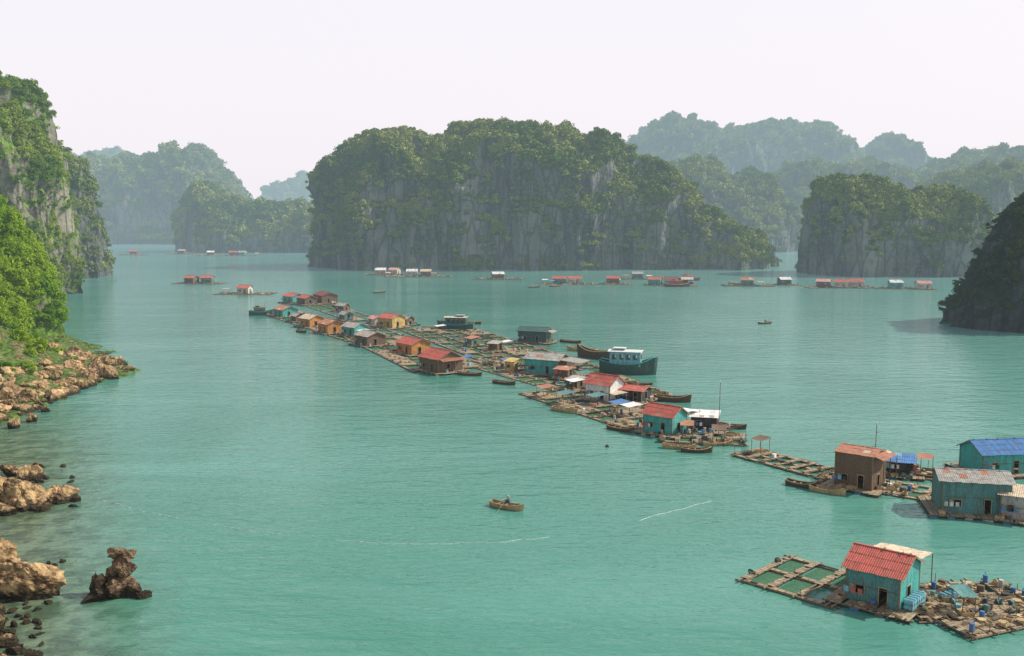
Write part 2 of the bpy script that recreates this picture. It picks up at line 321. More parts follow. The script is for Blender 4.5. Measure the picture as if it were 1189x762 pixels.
rockobj('sea_rock',[rk(124,692,(2.3,1.7,1.3),.2,.2,amp=.5),rk(111,690,(1.0,.9,1.5),.5,.5,amp=.5),rk(119,691,(.8,.7,1.2),1.6,.5),rk(141,690,(2.1,1.6,2.2),.9,1.1,amp=.45),rk(142,689,(1.3,1.2,1.5),2.9,.3,amp=.5),rk(150,690,(1.2,1.0,.9),2.8,.9,amp=.4),rk(141,689,(1.3,1.0,.8),4.3,.2,amp=.5),rk(152,689,(.8,.7,.5),4.3,.7,amp=.5),rk(166,694,(1.2,.9,.7),.0,.2),rk(132,690,(1.0,.9,1.2),2.2,0),rk(157,692,(1.2,1,1.0),.6,0)],rockmat('dark_sea_rock',(.27,.18,.105),(.04,.028,.02),wet=1.6,sc_=6))
veg_on('shore_shrubs',ter,1700,.8,2.4,.0,GN_,5,zmin=2.9)
# ------------------------------------------------------------ water
def water():
    m,nt=newmat('sea_water')
    v,g=pos(nt,(1,1.0,1)); s=nt.nodes.new('ShaderNodeSeparateXYZ'); nt.links.new(g.outputs['Position'],s.inputs[0])
    vs,_=pos(nt,(.55,1.3,1))
    big=noi(nt,v,.012,2,.6,.6); 
    vb,_=pos(nt,(.3,1.5,1)); streak=noi(nt,vb,.03,4,.6,.8)
    c=mix(nt,ramp(nt,big,.35,.65),(.046,.185,.136),(.062,.218,.168))
    c=mix(nt,math_(nt,'MULTIPLY',ramp(nt,streak,.45,.7),.5),c,(.105,.285,.235))
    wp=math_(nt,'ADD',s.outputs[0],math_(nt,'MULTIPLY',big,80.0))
    c=mix(nt,math_(nt,'MULTIPLY',ramp(nt,wp,20,190),.6),c,(.145,.325,.285))  # sun glitter painted as paler water colour towards the right
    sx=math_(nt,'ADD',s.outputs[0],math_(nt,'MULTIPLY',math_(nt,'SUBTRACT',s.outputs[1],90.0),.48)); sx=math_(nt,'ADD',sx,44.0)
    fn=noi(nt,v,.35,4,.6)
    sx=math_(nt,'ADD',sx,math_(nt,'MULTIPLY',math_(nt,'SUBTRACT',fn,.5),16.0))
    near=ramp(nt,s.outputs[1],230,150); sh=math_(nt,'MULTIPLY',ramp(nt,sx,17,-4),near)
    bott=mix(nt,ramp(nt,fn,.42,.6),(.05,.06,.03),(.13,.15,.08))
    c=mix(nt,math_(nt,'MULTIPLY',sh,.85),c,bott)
    w1=noi(nt,vs,.9,3,.62,.3); w2=noi(nt,vs,.22,1,.55,.5)
    h=math_(nt,'ADD',math_(nt,'MULTIPLY',w1,.5),math_(nt,'MULTIPLY',w2,.75))
    b=nt.nodes.new('ShaderNodeBump'); b.inputs['Strength'].default_value=.6; b.inputs['Distance'].default_value=.5; nt.links.new(h,b.inputs['Height'])
    df=nt.nodes.new('ShaderNodeBsdfDiffuse'); nt.links.new(c,df.inputs[0]); nt.links.new(b.outputs[0],df.inputs['Normal'])
    gl=nt.nodes.new('ShaderNodeBsdfGlossy'); gl.inputs['Roughness'].default_value=.08; gl.inputs[0].default_value=(.82,.9,.88,1); nt.links.new(b.outputs[0],gl.inputs['Normal'])
    fr=nt.nodes.new('ShaderNodeFresnel'); fr.inputs[0].default_value=1.33; nt.links.new(b.outputs[0],fr.inputs['Normal'])
    fac=math_(nt,'MULTIPLY',fr.outputs[0],.95)
    mx=nt.nodes.new('ShaderNodeMixShader'); nt.links.new(fac,mx.inputs[0]); nt.links.new(df.outputs[0],mx.inputs[1]); nt.links.new(gl.outputs[0],mx.inputs[2])
    finish(nt,mx.outputs[0])
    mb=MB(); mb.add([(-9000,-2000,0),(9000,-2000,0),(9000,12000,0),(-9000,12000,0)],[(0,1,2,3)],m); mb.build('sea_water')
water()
# ------------------------------------------------------------ floating houses
def boards(mb,p0,p1,z0,topf,ops,k,bw=.3,th=.06):
    p0=Vector((*p0,0));p1=Vector((*p1,0)); L=(p1-p0).length; d=(p1-p0)/L; nrm=Vector((d.y,-d.x,0)); n=max(2,round(L/bw)); w=L/n
    for i in range(n):
        s0,s1=i*w+.006,(i+1)*w-.006; sm=(s0+s1)/2; iv=[(z0,None)]
        for a,b,za,zb in ops:
            if a<sm<b:
                iv=[(z0,za),(zb,None)] if za>z0+.01 else [(zb,None)]
        j=R.uniform(0,.02)
        for lo,hi in iv:
            t0=topf(s0) if hi is None else hi; t1=topf(s1) if hi is None else hi
            if t0-lo<.02: continue
            q=[p0+d*s0,p0+d*s1]; o0=nrm*(j+th/2); o1=nrm*(j-th/2)
            b=[q[0]+o0,q[1]+o0,q[1]+o1,q[0]+o1]; tt=[t0,t1,t1,t0]
            mb.hexa([(x.x,x.y,lo) for x in b],[(x.x,x.y,t) for x,t in zip(b,tt)],k)
    for a,b,za,zb in ops:   # trim
        for s_,zz,ww,hh in ((a,(za+zb)/2,.09,zb-za),(b,(za+zb)/2,.09,zb-za)):
            c=p0+d*s_+nrm*.05; mb.box((c.x,c.y,zz),(ww,.1,hh),'plank',math.atan2(d.y,d.x))
        c=p0+d*((a+b)/2)+nrm*.055; mb.box((c.x,c.y,zb+.05),(b-a+.2,.1,.1),'plank',math.atan2(d.y,d.x))
def sheet(mb,a,b,c,d,k,pan=.95,rows=2,amp=.028):
    a,b,c,d=map(Vector,(a,b,c,d)); L=(b-a).length; n=max(2,round(L/pan)); up=((b-a).cross(d-a)).normalized()
    for r in range(rows):
        for i in range(n):
            t0=i/n-.004;t1=(i+1)/n+.004; r0=r/rows-(.03 if r else 0);r1=(r+1)/rows
            oz=R.uniform(0,.02)+r*.025; sl=R.uniform(-.02,.02); vs=[];ns=12
            for jr in (r0+ (sl if r==0 else 0),r1):
                for q in range(ns+1):
                    t=t0+(t1-t0)*q/ns; p=(a.lerp(b,t)).lerp(d.lerp(c,t),jr); vs.append(p+up*(oz+amp*math.sin(q*math.pi/1.5)))
            kk=k
            if R.random()<.07: kk={'red':'rust','rust':'cream','grey':'rust','white':'grey','blue':'ltblue'}.get(k,k)
            mb.add(vs,[(q,q+1,ns+2+q,ns+1+q) for q in range(ns)],kk)
def deckmb(mb,L,Wd,z=.42,fl='bluebarrel'):
    n=int(L/.28)
    for i in range(n):
        if R.random()<.05: continue
        x=-L/2+(i+.5)*L/n; j=R.uniform(-.2,.2); mb.box((x,j,z+R.uniform(-.012,.012)),(L/n-.03,Wd+R.uniform(-.3,.3),.05),'plank',R.uniform(-.012,.012))
    for y in np.linspace(-Wd/2+.2,Wd/2-.2,max(3,int(Wd/2))): mb.cyl((-L/2-.3,y,z-.14),(L/2+.3,y,z-.14),.1,'log',6)
    for x in np.linspace(-L/2+.5,L/2-.5,max(2,int(L/1.8))):
        for y in (-Wd/2+.35,Wd/2-.35): mb.cyl((x-.45,y,.02),(x+.45,y,.02),.27,R.choice([fl,'foam','brown','dark']),8)
def shelter(mb,x,y,z,w,l,h,k):
    for a,b in ((-1,-1),(1,-1),(1,1),(-1,1)): mb.cyl((x+a*w/2,y+b*l/2,z),(x+a*w/2,y+b*l/2,z+h+.3*(b>0)),.05,'log',5)
    n=5;V=[]
    for i in range(n+1):
        for j in range(n+1):
            a=i/n*2-1;b=j/n*2-1; V.append((x+a*(w/2+.25),y+b*(l/2+.25),z+h+.16+.15*(b+1)-.12*(1-a*a)*(1-b*b)+R.uniform(-.03,.03)))
    mb.add(V,[(i*(n+1)+j,(i+1)*(n+1)+j,(i+1)*(n+1)+j+1,i*(n+1)+j+1) for i in range(n) for j in range(n)],k)
def clutter(mb,x0,x1,y0,y1,z,n):
    for _ in range(n):
        x=R.uniform(x0,x1);y=R.uniform(y0,y1);t=R.random()
        if t<.12: mb.barrel((x,y,z),R.choice(['bluebarrel','bluebarrel','tealw','foam']),.26,.8)
        elif t<.4: 
            s=R.uniform(.4,.9); h=R.uniform(.25,.5); rz=R.uniform(0,3)
            for dx,dy,w,l in ((0,s/2,s,.04),(0,-s/2,s,.04),(s/2,0,.04,s),(-s/2,0,.04,s)):
                mb.box((x+dx*math.cos(rz)-dy*math.sin(rz),y+dx*math.sin(rz)+dy*math.cos(rz),z+h/2),(w,l,h),'tan',rz)
            mb.box((x,y,z+.1),(s*.9,s*.9,.2),R.choice(['pale','dark','brown','rust']),rz)
        elif t<.55: mb.cyl((x,y,z),(x,y,z+.3),.35,R.choice(['straw','tan','dark']),9,.45)
        elif t<.75: 
            for q in range(4): mb.cyl((x,y+q*.08,z+.06+q*.05),(x+R.uniform(1,2.2),y+q*.08+R.uniform(-.3,.3),z+.08+q*.05),.04,'log',5)
        elif t<.92:
            for q in range(5): mb.cyl((x+R.gauss(0,.12),y+R.gauss(0,.12),z+q*.06),(x+R.gauss(0,.1),y+R.gauss(0,.1),z+.08+q*.06),R.uniform(.25,.45),R.choice(['net','tealw','dgreen','brown']),8,.25)
        else: mb.box((x,y,z+.3),(.7,.5,.6),R.choice(['white','pink','ltblue','brown','brown']),R.uniform(0,3))
CA=-math.radians(50)
def house(u,v,L,Wd,h,roof,wall,ang=None,rise=.9,apron=1.6,flat=False,shed=None,n_cl=5,name='floating_house',wall2=None,xy=None,k=1.0,ov=.45):
    if k!=1: L*=k;Wd*=k;h*=(1+k)/2;rise*=k
    x,y=xy or G(u,v); ang=CA if ang is None else math.radians(ang)
    e=empty(name,(x,y,R.uniform(-.03,.03)),ang); zd=.45
    dk=MB(); deckmb(dk,L+2*apron,Wd+2*apron); dk.build('deck',e)
    z0=zd; z1=zd+h; w=MB()
    gt=lambda s: z1+ (0 if flat else rise*(1-abs(2*s/Wd-1)))
    fl=lambda s: z1
    hx,hy=L/2,Wd/2
    ops=[(L*.18,L*.18+.95,z0+.9,z0+1.75)]+([(L*.62,L*.62+.9,z0,z0+1.95)] if L>4.5 else [])
    boards(w,(-hx,-hy),(hx,-hy),z0,fl,ops,wall)
    boards(w,(hx,-hy),(hx,hy),z0,gt,[(Wd*.35,Wd*.35+1.0,z0,z0+1.9)],wall2 or wall)
    boards(w,(hx,hy),(-hx,hy),z0,fl,[(L*.3,L*.3+1,z0+.9,z0+1.7)],wall)
    boards(w,(-hx,hy),(-hx,-hy),z0,gt,[],wall)
    for a in (-hx,hx):
        for b in (-hy,hy): w.box((a,b,(z0+z1)/2),(.16,.16,h),'log')
    w.box((0,0,z0-.03),(L-.2,Wd-.2,.05),'brown')
    w.box((-hx+L*.18-.35,-hy-.1,z0+1.32),(.5,.04,.85),'plank'); 
    for s_ in (-1,1): w.cyl((-hx-.05,s_*(hy+.09),z0+h*.5),(hx+.05,s_*(hy+.09),z0+h*.5),.035,'log',5)
    w.build('walls',e)
    r=MB(); zr=z1+rise; kk=rise/hy if not flat else 0
    if flat:
        sheet(r,(-hx-ov,-hy-ov,z1+.05),(hx+ov,-hy-ov,z1+.05),(hx+ov,hy+ov,z1+.5),(-hx-ov,hy+ov,z1+.5),roof,rows=3)
    else:
        for sg in (-1,1):
            A=(-hx-ov,sg*(hy+ov),z1-kk*ov+.06);B=(hx+ov,sg*(hy+ov),z1-kk*ov+.06);C=(hx+ov,0,zr+.06);D=(-hx-ov,0,zr+.06)
            if sg<0: sheet(r,A,B,C,D,roof,rows=3)
            else: sheet(r,B,A,D,C,roof,rows=3)
        r.box((0,0,zr+.12),(L+2*ov,.3,.06),roof)
        for sx in (-1,1):
            for sg in (-1,1):
                b=[(sx*(hx+ov),sg*(hy+ov),z1-kk*ov-.08),(sx*(hx+ov)+.05,sg*(hy+ov),z1-kk*ov-.08),(sx*(hx+ov)+.05,0,zr-.08),(sx*(hx+ov),0,zr-.08)]
                r.hexa(b,[(p[0],p[1],p[2]+.12) for p in b],'plank')
        for i in range(5): r.box((R.uniform(-hx,hx),0,zr+.18),(.1,.5,.07),'log')
    r.build('roof',e)
    if shed:
        side,ln,rc=shed; s=MB()
        if side=='x': q=[(hx+.1,-hy,z1+.1),(hx+.1,hy,z1+.1)]; far=[(hx+ln,-hy,z1-.35),(hx+ln,hy,z1-.35)]
        else: q=[(-hx,hy+.1,z1+.15),(hx,hy+.1,z1+.15)]; far=[(-hx,hy+ln,z1-.2),(hx,hy+ln,z1-.2)]
        if side=='x': sheet(s,far[0],far[1],q[1],q[0],rc)
        else: sheet(s,far[1],far[0],q[0],q[1],rc)
        for p in far: s.cyl((p[0],p[1],.3),(p[0],p[1],p[2]),.06,'log',6)
        m_=[(far[0][i]+far[1][i])/2 for i in range(3)]; s.cyl((m_[0],m_[1],.3),tuple(m_),.06,'log',6)
        if side=='x': s.box((hx+ln/2,0,.4),(ln,Wd,.06),'plank')
        s.build('awning',e)
    c=MB(); clutter(c,hx+.3,hx+apron,-hy,hy,zd,n_cl); clutter(c,-hx,hx,-hy-apron+.2,-hy-.4,zd,n_cl//2+1)
    if n_cl>3:
        ys=-hy-apron*.6; c.cyl((-hx,ys,zd),(-hx,ys,zd+1.8),.03,'log',5); c.cyl((0,ys,zd),(0,ys,zd+1.8),.03,'log',5); c.cyl((-hx,ys,zd+1.7),(0,ys,zd+1.7),.012,'log',4)
        for q in range(3): c.box((-hx+.4+q*.7,ys,zd+1.4),(.45,.03,.6),R.choice(['pale','blue','red','dark','ltblue','white']))
    c.build('deck_goods',e); return e
# ------------------------------------------------------------ pens
NETM,nt=newmat('fish_net'); 
v,g=pos(nt); d=nt.nodes.new('ShaderNodeBsdfDiffuse'); d.inputs[0].default_value=(.08,.17,.09,1); t=nt.nodes.new('ShaderNodeBsdfTransparent')
mx=nt.nodes.new('ShaderNodeMixShader'); nt.links.new(math_(nt,'MULTIPLY',noi(nt,v,2.0,2),1.1,clamp=True),mx.inputs[0]); nt.links.new(t.outputs[0],mx.inputs[1]); nt.links.new(d.outputs[0],mx.inputs[2]); finish(nt,mx.outputs[0],False)
zc=[0]
def raft(A,B,Wd,nx,ny,n_cl=14,cover=.12,xy=False,posts=True,sh=.35):
    if not xy: A=G(*A);B=G(*B)
    A=Vector(A);B=Vector(B); L=(B-A).length; M=(A+B)/2; ang=math.atan2(B.y-A.y,B.x-A.x)
    zc[0]=(zc[0]+1)%5; z=.26+zc[0]*.025; mb=MB(); cw=L/nx; ch=Wd/ny
    e=empty('fish_farm_raft',(M.x,M.y,0),ang)
    for i in range(nx+1):
        x=-L/2+i*cw+R.uniform(-.15,.15)
        for o in (-.3,.3): mb.cyl((x+o,-Wd/2-.4+R.uniform(-.6,.3),z),(x+o+R.uniform(-.15,.15),Wd/2+.4+R.uniform(-.3,.6),z),.10,'log',6)
        n=int(Wd/.5)
        for q in range(n):
            if R.random()<.82: mb.box((x+R.uniform(-.08,.08),-Wd/2+(q+.5)*Wd/n,z+.13),(.8+R.uniform(-.15,.2),.42,.04),'plank',R.uniform(-.07,.07))
    for j in range(ny+1):
        y=-Wd/2+j*ch
        for o in (-.28,.28): mb.cyl((-L/2-.5-R.uniform(0,.6),y+o,z-.19),(L/2+.5+R.uniform(0,.6),y+o+R.uniform(-.15,.15),z-.19),.10,'log',6)
        n=int(L/.8)
        for q in range(n):
            if R.random()<(.8 if j%2==0 else .5): mb.box((-L/2+(q+.5)*L/n,y,z-.06),(.74,.62+R.uniform(-.1,.1),.04),'plank',R.uniform(-.07,.07))
    for i in range(nx+1):
        for j in range(ny+1):
            x=-L/2+i*cw;y=-Wd/2+j*ch; mb.cyl((x-.5,y+.5,.0),(x+.5,y+.5,.0),.24,R.choice(['bluebarrel','foam','brown','brown','dark']),8)
            if posts and R.random()<.3: mb.cyl((x,y,0),(x+R.uniform(-.1,.1),y,R.uniform(.9,1.6)),.045,'log',5)
    mb.build('frame',e)
    cv=MB()
    for i in range(nx):
        for j in range(ny):
            x=-L/2+(i+.5)*cw;y=-Wd/2+(j+.5)*ch;t_=R.random()
            if t_<cover:
                n=int(cw/.3); dx_=R.uniform(-.02,.02)
                for q in range(n):
                    if R.random()<.93: cv.box((x-cw/2+(q+.5)*cw/n,y+R.uniform(-.15,.15),z+.04),(cw/n-.03,ch*.95,.04),'plank',dx_+R.uniform(-.015,.015))
                if R.random()<sh: shelter(cv,x,y,z,min(3,cw*.7),min(2.8,ch*.7),R.uniform(1.7,2.1),R.choice(['white','blue','grey','cream','tealw','rust','brown']))
                clutter(cv,x-cw*.3,x+cw*.3,y-ch*.3,y+ch*.3,z+.06,3)
            elif t_<.8:
                h=.05; cv.add([(x-cw/2+.4,y-ch/2+.3,h),(x+cw/2-.4,y-ch/2+.3,h),(x+cw/2-.4,y+ch/2-.3,h),(x-cw/2+.4,y+ch/2-.3,h)],[(0,1,2,3)],NETM)
    for _ in range(n_cl):
        i=R.randint(0,nx); x=-L/2+i*cw; y=R.uniform(-Wd/2,Wd/2); clutter(cv,x-.2,x+.2,y-.1,y+.1,z+.14,1)
    if cv.v: cv.build('pen_covers',e)
    return e
# ------------------------------------------------------------ boats
def boat(u,v,L,B,H,ang,hull,cabin=None,name='wooden_boat',xy=None,inner='plank'):
    x,y=xy or G(u,v); e=empty(name,(x,y,0),math.radians(ang)); mb=MB(); ns=22;nr=6;V=[];Fc=[]
    def st(t):
        b=B/2*max(0,(1-max(0,t)**2.6))**.75*(1-.35*max(0,-t)**3); zs=H*(.62+.45*max(0,t)**2.2+.22*max(0,-t)**2); return b,zs
    for i in range(ns):
        t=-1+2*i/(ns-1); b,zs=st(t); b=max(b,.02)
        for j in range(-nr,nr+1):
            a=abs(j)/nr; V.append((t*L/2+ (a*.06*L if t>.9 else 0),math.copysign(b*a**.55,j),-.3*H+(zs+.3*H)*a**2.0))
    m=2*nr+1
    for i in range(ns-1):
        for j in range(m-1): Fc.append((i*m+j,(i+1)*m+j,(i+1)*m+j+1,i*m+j+1))
    Fc.append(tuple(range(m))); mb.add(V,Fc,hull)
    V=[];Fc=[]
    for i in range(ns):
        t=-1+2*i/(ns-1); b,zs=st(t); b=max(b*.9,.01); zz=zs*.45 if cabin is None else zs*.8
        V+=[(t*L/2,-b,zz),(t*L/2,b,zz)]
    for i in range(ns-1): Fc.append((2*i,2*i+2,2*i+3,2*i+1))
    mb.add(V,Fc,inner)
    for sg in (-1,1):
        for i in range(ns-1):
            t=-1+2*i/(ns-1);t2=-1+2*(i+1)/(ns-1);b,z1=st(t);b2,z2=st(t2); mb.cyl((t*L/2,sg*b,z1),(t2*L/2,sg*b2,z2),.05+.006*L,'tan' if hull!='hullg' else 'teal',5)
    mb.build('hull',e)
    c=MB()
    if cabin is None:
        for t in (-.5,-.05,.4):
            b,zs=st(t); c.box((t*L/2,0,zs*.75),(.25,b*1.9,.05),'plank')
        b,zs=st(-.2)
        for q in range(3): c.cyl((R.uniform(-1,1)*L*.2,R.uniform(-.2,.2),zs*.5),(R.uniform(-1,1)*L*.2+1,R.uniform(-.2,.2),zs*.6),.1,'tan',6)
    else:
        wc,rc,cl,chh,cx=cabin; b,zs=st(cx); zb=zs*.8; wB=b*1.7
        ops=[(cl*a,cl*a+cl*.14,zb+chh*.45,zb+chh*.8) for a in (.08,.31,.54,.77)]
        x0=cx*L/2-cl/2;x1=x0+cl
        boards(c,(x0,-wB/2),(x1,-wB/2),zb,lambda s:zb+chh,ops,wc,.22); boards(c,(x1,wB/2),(x0,wB/2),zb,lambda s:zb+chh,ops,wc,.22)
        boards(c,(x1,-wB/2),(x1,wB/2),zb,lambda s:zb+chh,[(wB*.2,wB*.45,zb+chh*.45,zb+chh*.8),(wB*.55,wB*.8,zb+chh*.45,zb+chh*.8)],wc,.22); boards(c,(x0,wB/2),(x0,-wB/2),zb,lambda s:zb+chh,[(wB*.3,wB*.6,zb,zb+chh*.8)],wc,.22)
        ncr=8;V=[]
        for k_,xx in enumerate((x0-.5,x1+.5)):
            for q in range(ncr+1):
                a=q/ncr*2-1; V.append((xx,a*(wB/2+.25),zb+chh+.28*(1-a*a)))
        V+= [(p[0],p[1],p[2]-.07) for p in V]; n=ncr+1
        c.add(V,[(q,n+q,n+q+1,q+1)[::-1] for q in range(ncr)]+[(2*n+q,2*n+q+1,3*n+q+1,3*n+q)[::-1] for q in range(ncr)]+[(q,q+1,2*n+q+1,2*n+q) for q in range(ncr)]+[(n+q,3*n+q,3*n+q+1,n+q+1) for q in range(ncr)],rc)
        c.box(((x0+x1)/2-cl*.2,0,zb+chh+.5),(cl*.35,wB*.45,.4),wc); c.box(((x0+x1)/2-cl*.2,0,zb+chh+.74),(cl*.42,wB*.6,.06),rc)
        c.cyl((L*.38,0,zs*.7),(L*.38,0,zs+1.0),.05,'log',6); clutter(c,x1+.4,L*.33,-b*.4,b*.4,zb,3); c.cyl((x1,0,zb),(x1,0,zb+chh+2.2),.04,'log',6)
    c.build('fittings',e); return e
# ------------------------------------------------------------ people
def person(loc,rz,pose='sit',shirt='shirt',hat=True,scale=1.0,parent=None):
    if pose=='sit': 
        J=dict(pel=(0,0,.12),sp=(.03,0,.35),ch=(.10,0,.55),nk=(.14,0,.68),hd=(.17,0,.78),
         sl=(.10,.19,.60),sr=(.10,-.19,.60),el=(.30,.27,.42),er=(.30,-.27,.42),wl=(.50,.20,.45),wr=(.50,-.20,.45),
         hl=(.05,.1,.1),hr=(.05,-.1,.1),kl=(.42,.16,.32),kr=(.42,-.16,.32),al=(.68,.14,-.05),ar=(.68,-.14,-.05),tl=(.84,.16,-.06),tr=(.84,-.16,-.06))
    else:
        J=dict(pel=(0,0,.92),sp=(.01,0,1.12),ch=(0,0,1.32),nk=(0,0,1.47),hd=(.02,0,1.58),
         sl=(0,.19,1.38),sr=(0,-.19,1.38),el=(.05,.27,1.12),er=(.12,-.26,1.14),wl=(.16,.26,.88),wr=(.34,-.16,1.05),
         hl=(0,.1,.88),hr=(0,-.1,.88),kl=(.05,.12,.48),kr=(0,-.12,.48),al=(0,.13,.08),ar=(-.08,-.13,.08),tl=(.16,.15,.03),tr=(.08,-.15,.03))
    rad=dict(pel=.14,sp=.13,ch=.15,nk=.06,hd=.06,sl=.075,sr=.075,el=.05,er=.05,wl=.035,wr=.035,hl=.10,hr=.10,kl=.065,kr=.065,al=.045,ar=.045,tl=.04,tr=.04)
    ed=[('pel','sp'),('sp','ch'),('ch','nk'),('nk','hd'),('ch','sl'),('sl','el'),('el','wl'),('ch','sr'),('sr','er'),('er','wr'),('pel','hl'),('hl','kl'),('kl','al'),('al','tl'),('pel','hr'),('hr','kr'),('kr','ar'),('ar','tr')]
    for w_,sg in (('wl',1),('wr',-1)):
        b=Vector(J[w_]); pm=w_+'p'; J[pm]=tuple(b+Vector((.07,0,-.02))); rad[pm]=.03; ed.append((w_,pm))
        for q in range(4):
            a=pm+'f%d'%q; J[a]=tuple(b+Vector((.13,(q-1.5)*.022,-.035))); rad[a]=.010; c_=a+'e'; J[c_]=tuple(b+Vector((.13-.01*abs(q-1.4),(q-1.5)*.02,-.075))); rad[c_]=.009; ed+=[(pm,a),(a,c_)]
        th=pm+'t'; J[th]=tuple(b+Vector((.07,-sg*.045,-.05))); rad[th]=.011; ed.append((pm,th))
    ks=list(J); me=bpy.data.meshes.new('body'); me.from_pydata([J[k] for k in ks],[(ks.index(a),ks.index(b)) for a,b in ed],[])
    e=empty('fisherman',loc,rz); e.scale=(scale,)*3
    o=bpy.data.objects.new('body',me); sc.collection.objects.link(o); o.parent=e
    sk=o.modifiers.new('skin','SKIN'); lay=me.skin_vertices[0] if me.skin_vertices else None
    if lay is None:
        bpy.context.view_layer.objects.active=o; lay=me.skin_vertices[0]
    for i,k in enumerate(ks): lay.data[i].radius=(rad[k],rad[k]); 
    lay.data[0].use_root=True
    ss=o.modifiers.new('sub','SUBSURF'); ss.levels=1; ss.render_levels=1
    me.materials.append(W(shirt))
    h=MB(); V0,F0=ico(3); hd=Vector(J['hd'])+Vector((.01,0,.07))
    V=[]
    for p in V0:
        q=Vector((p.x*.095,p.y*.078,p.z*.12))
        if p.x>.5: q.x+=.035*math.exp(-((p.y/.18)**2+((p.z+.12)/.2)**2))-.012*math.exp(-(((abs(p.y)-.33)/.15)**2+((p.z-.05)/.12)**2))
        if abs(p.y)>.9: q.y*=1.12
        V.append(hd+q)
    h.add(V,F0,'skin'); h.add([hd+Vector((p.x*.102-.012,p.y*.085,p.z*.122+.012)) for p in V0],[f for f in F0 if sum(V0[a].z-.55*V0[a].x for a in f)/3>.15],'black')
    if hat: h.cyl(hd+Vector((0,0,.06)),hd+Vector((0,0,.20)),.24,'straw',16,.01)
    h.build('head',e,smooth=True); 
    if parent: e.parent=parent
    return e
# ================================================================ the floating village
raft((322,362),(430,395),15,8,3,16,.2); raft((352,348),(440,378),12,7,2,10,.2)
raft((420,385),(520,430),18,9,4,30,.2); raft((505,382),(640,428),24,12,6,50,.18); raft((560,420),(700,458),14,10,3,28,.25); raft((640,455),(770,496),15,10,3,34,.3); raft((648,420),(760,465),12,8,2,20,.4)
raft((770,508),(862,512),8,5,2,14,.5)
raft((868,527),(966,553),6,6,2,6,.05); raft((960,556),(1100,578),7,7,2,30,.6); raft((1040,545),(1120,560),5,4,2,14,.7)
raft((892,662),(990,690),10,3,2,5,.0); raft((1050,702),(1190,698),9,7,3,18,.85,sh=.06); raft((1100,728),(1230,700),6,7,2,10,.7,sh=.0)
def far(u,v,n,cols,Wd=10,L=None):
    x,y=G(u,v); L=L or 8*n+10
    raft((x-L/2,y),(x+L/2,y-2),Wd,max(3,int(L/4)),2,8,.25,xy=True)
    for i,(rf,wl) in enumerate(cols):
        house(0,0,R.uniform(5.5,7),5,2.8,rf,wl,ang=R.uniform(-25,15),apron=.8,n_cl=3,xy=(x-(len(cols)-1)*4+i*8.5,y+R.uniform(-2,2)),rise=1.1)
far(232,329,2,[('red','brown'),('red','tealw')],9,26)
far(286,341,1,[('red','pale')],12,26)
far(155,296,1,[('red','brown')],12,22); far(212,295,1,[('grey','brown')],12,26); far(245,297,1,[('white','brown')],12,26); far(276,297,2,[('red','brown'),('grey','teal')],12,38); far(300,292,1,[('white','tealw')],12,26)
far(450,319,1,[('white','pink'),('pink','pale')],10,28); far(486,321,2,[('white','pale'),('cream','brown')],14,40)
far(578,324,1,[('white','brown')],12,28); far(658,330,2,[('red','tealw'),('red','pale')],14,28); far(712,330,1,[('red','brown')],10,18)
far(740,324,1,[('grey','tealw')],10,18); far(778,331,3,[('red','teal'),('dred','pale'),('cream','dgreen')],12,26); far(868,332,1,[('rust','tealw')],8,26); far(910,331,1,[('white','dgreen')],8,16)
far(975,334,3,[('pink','brown'),('red','pale'),('red','pale')],10,34); far(1040,335,1,[('white','teal')],10,22); far(1072,336,1,[('pink','pale')],6,10)
boat(786,333,13,3.4,2,5,'hull',('red','dred',6,2.2,-.1)); boat(856,331,9,2.4,1.6,170,'tan'); boat(800,326,12,3,2,8,'hull',('brown','red',5,2,-.2)); boat(644,333,6,1.6,1,20,'hull')
# upper chain
D_=-52; K=1.22
house(332,368,6,5,2.4,'rust','teal',D_,k=K); house(341,352,6,5,2.5,'red','teal',D_+8,k=K); house(357,354,5.5,4.5,2.4,'red','brown',D_,k=K)
house(378,352,8,6,3,'dred','brown',D_-5,k=K); house(362,380,5.5,4.5,2.6,'cream','orange',D_+4,k=K); house(385,387,5.5,5,2.7,'rust','orange',D_-3,k=K); house(412,390,5,4.5,2.5,'grey','teal',D_+10,k=K)
house(430,401,6,5,2.5,'grey','brown',D_,k=K); house(455,381,5.5,5,3.0,'red','yellow',D_+12,k=K,wall2='yellow'); house(437,378,4,4,2.2,'pink','pale',D_)
house(398,362,4,3.5,2.2,'grey','brown',D_+20); house(402,372,4,3.5,2.0,'grey','tealw',D_); house(346,374,4,3.5,2.0,'grey','brown',D_); house(472,378,4,3.5,2.2,'grey','brown',D_+10)
boat(303,366,9,3,2.2,10,'hullg',('dgreen','brown',4,1.8,-.1)); boat(530,383,12,4,3.0,170,'hullg',('dgreen','pale',7,2.8,0)); boat(545,376,9,2,1.2,165,'hull')
for u,v,L,a,h in ((395,357,8,-30,'hull'),(475,377,7,-40,'hull'),(560,392,6,-45,'hull'),(500,382,6,-20,'tan'),(455,408,6,-50,'hull'),(585,446,6,-35,'hull'),(655,478,6,-40,'tan'),(415,396,6,-45,'tan'),(350,386,6,-50,'hull'),(545,436,6,-20,'hull'),(610,385,6,-30,'tan'),(662,398,7,-35,'hull'),(742,448,6,-30,'hull'),(755,458,6,-25,'tan'),(720,500,5.5,-40,'hull'),(808,525,5,-10,'hull'),(850,497,5,-30,'hull'),(960,572,5,-38,'tan'),(440,340,6,20,'hull'),(620,334,6,10,'hull'),(1085,556,5.5,-15,'hull'),(930,565,4.5,-38,'hull')):
    boat(u,v,L,1.5,.95,a,h)
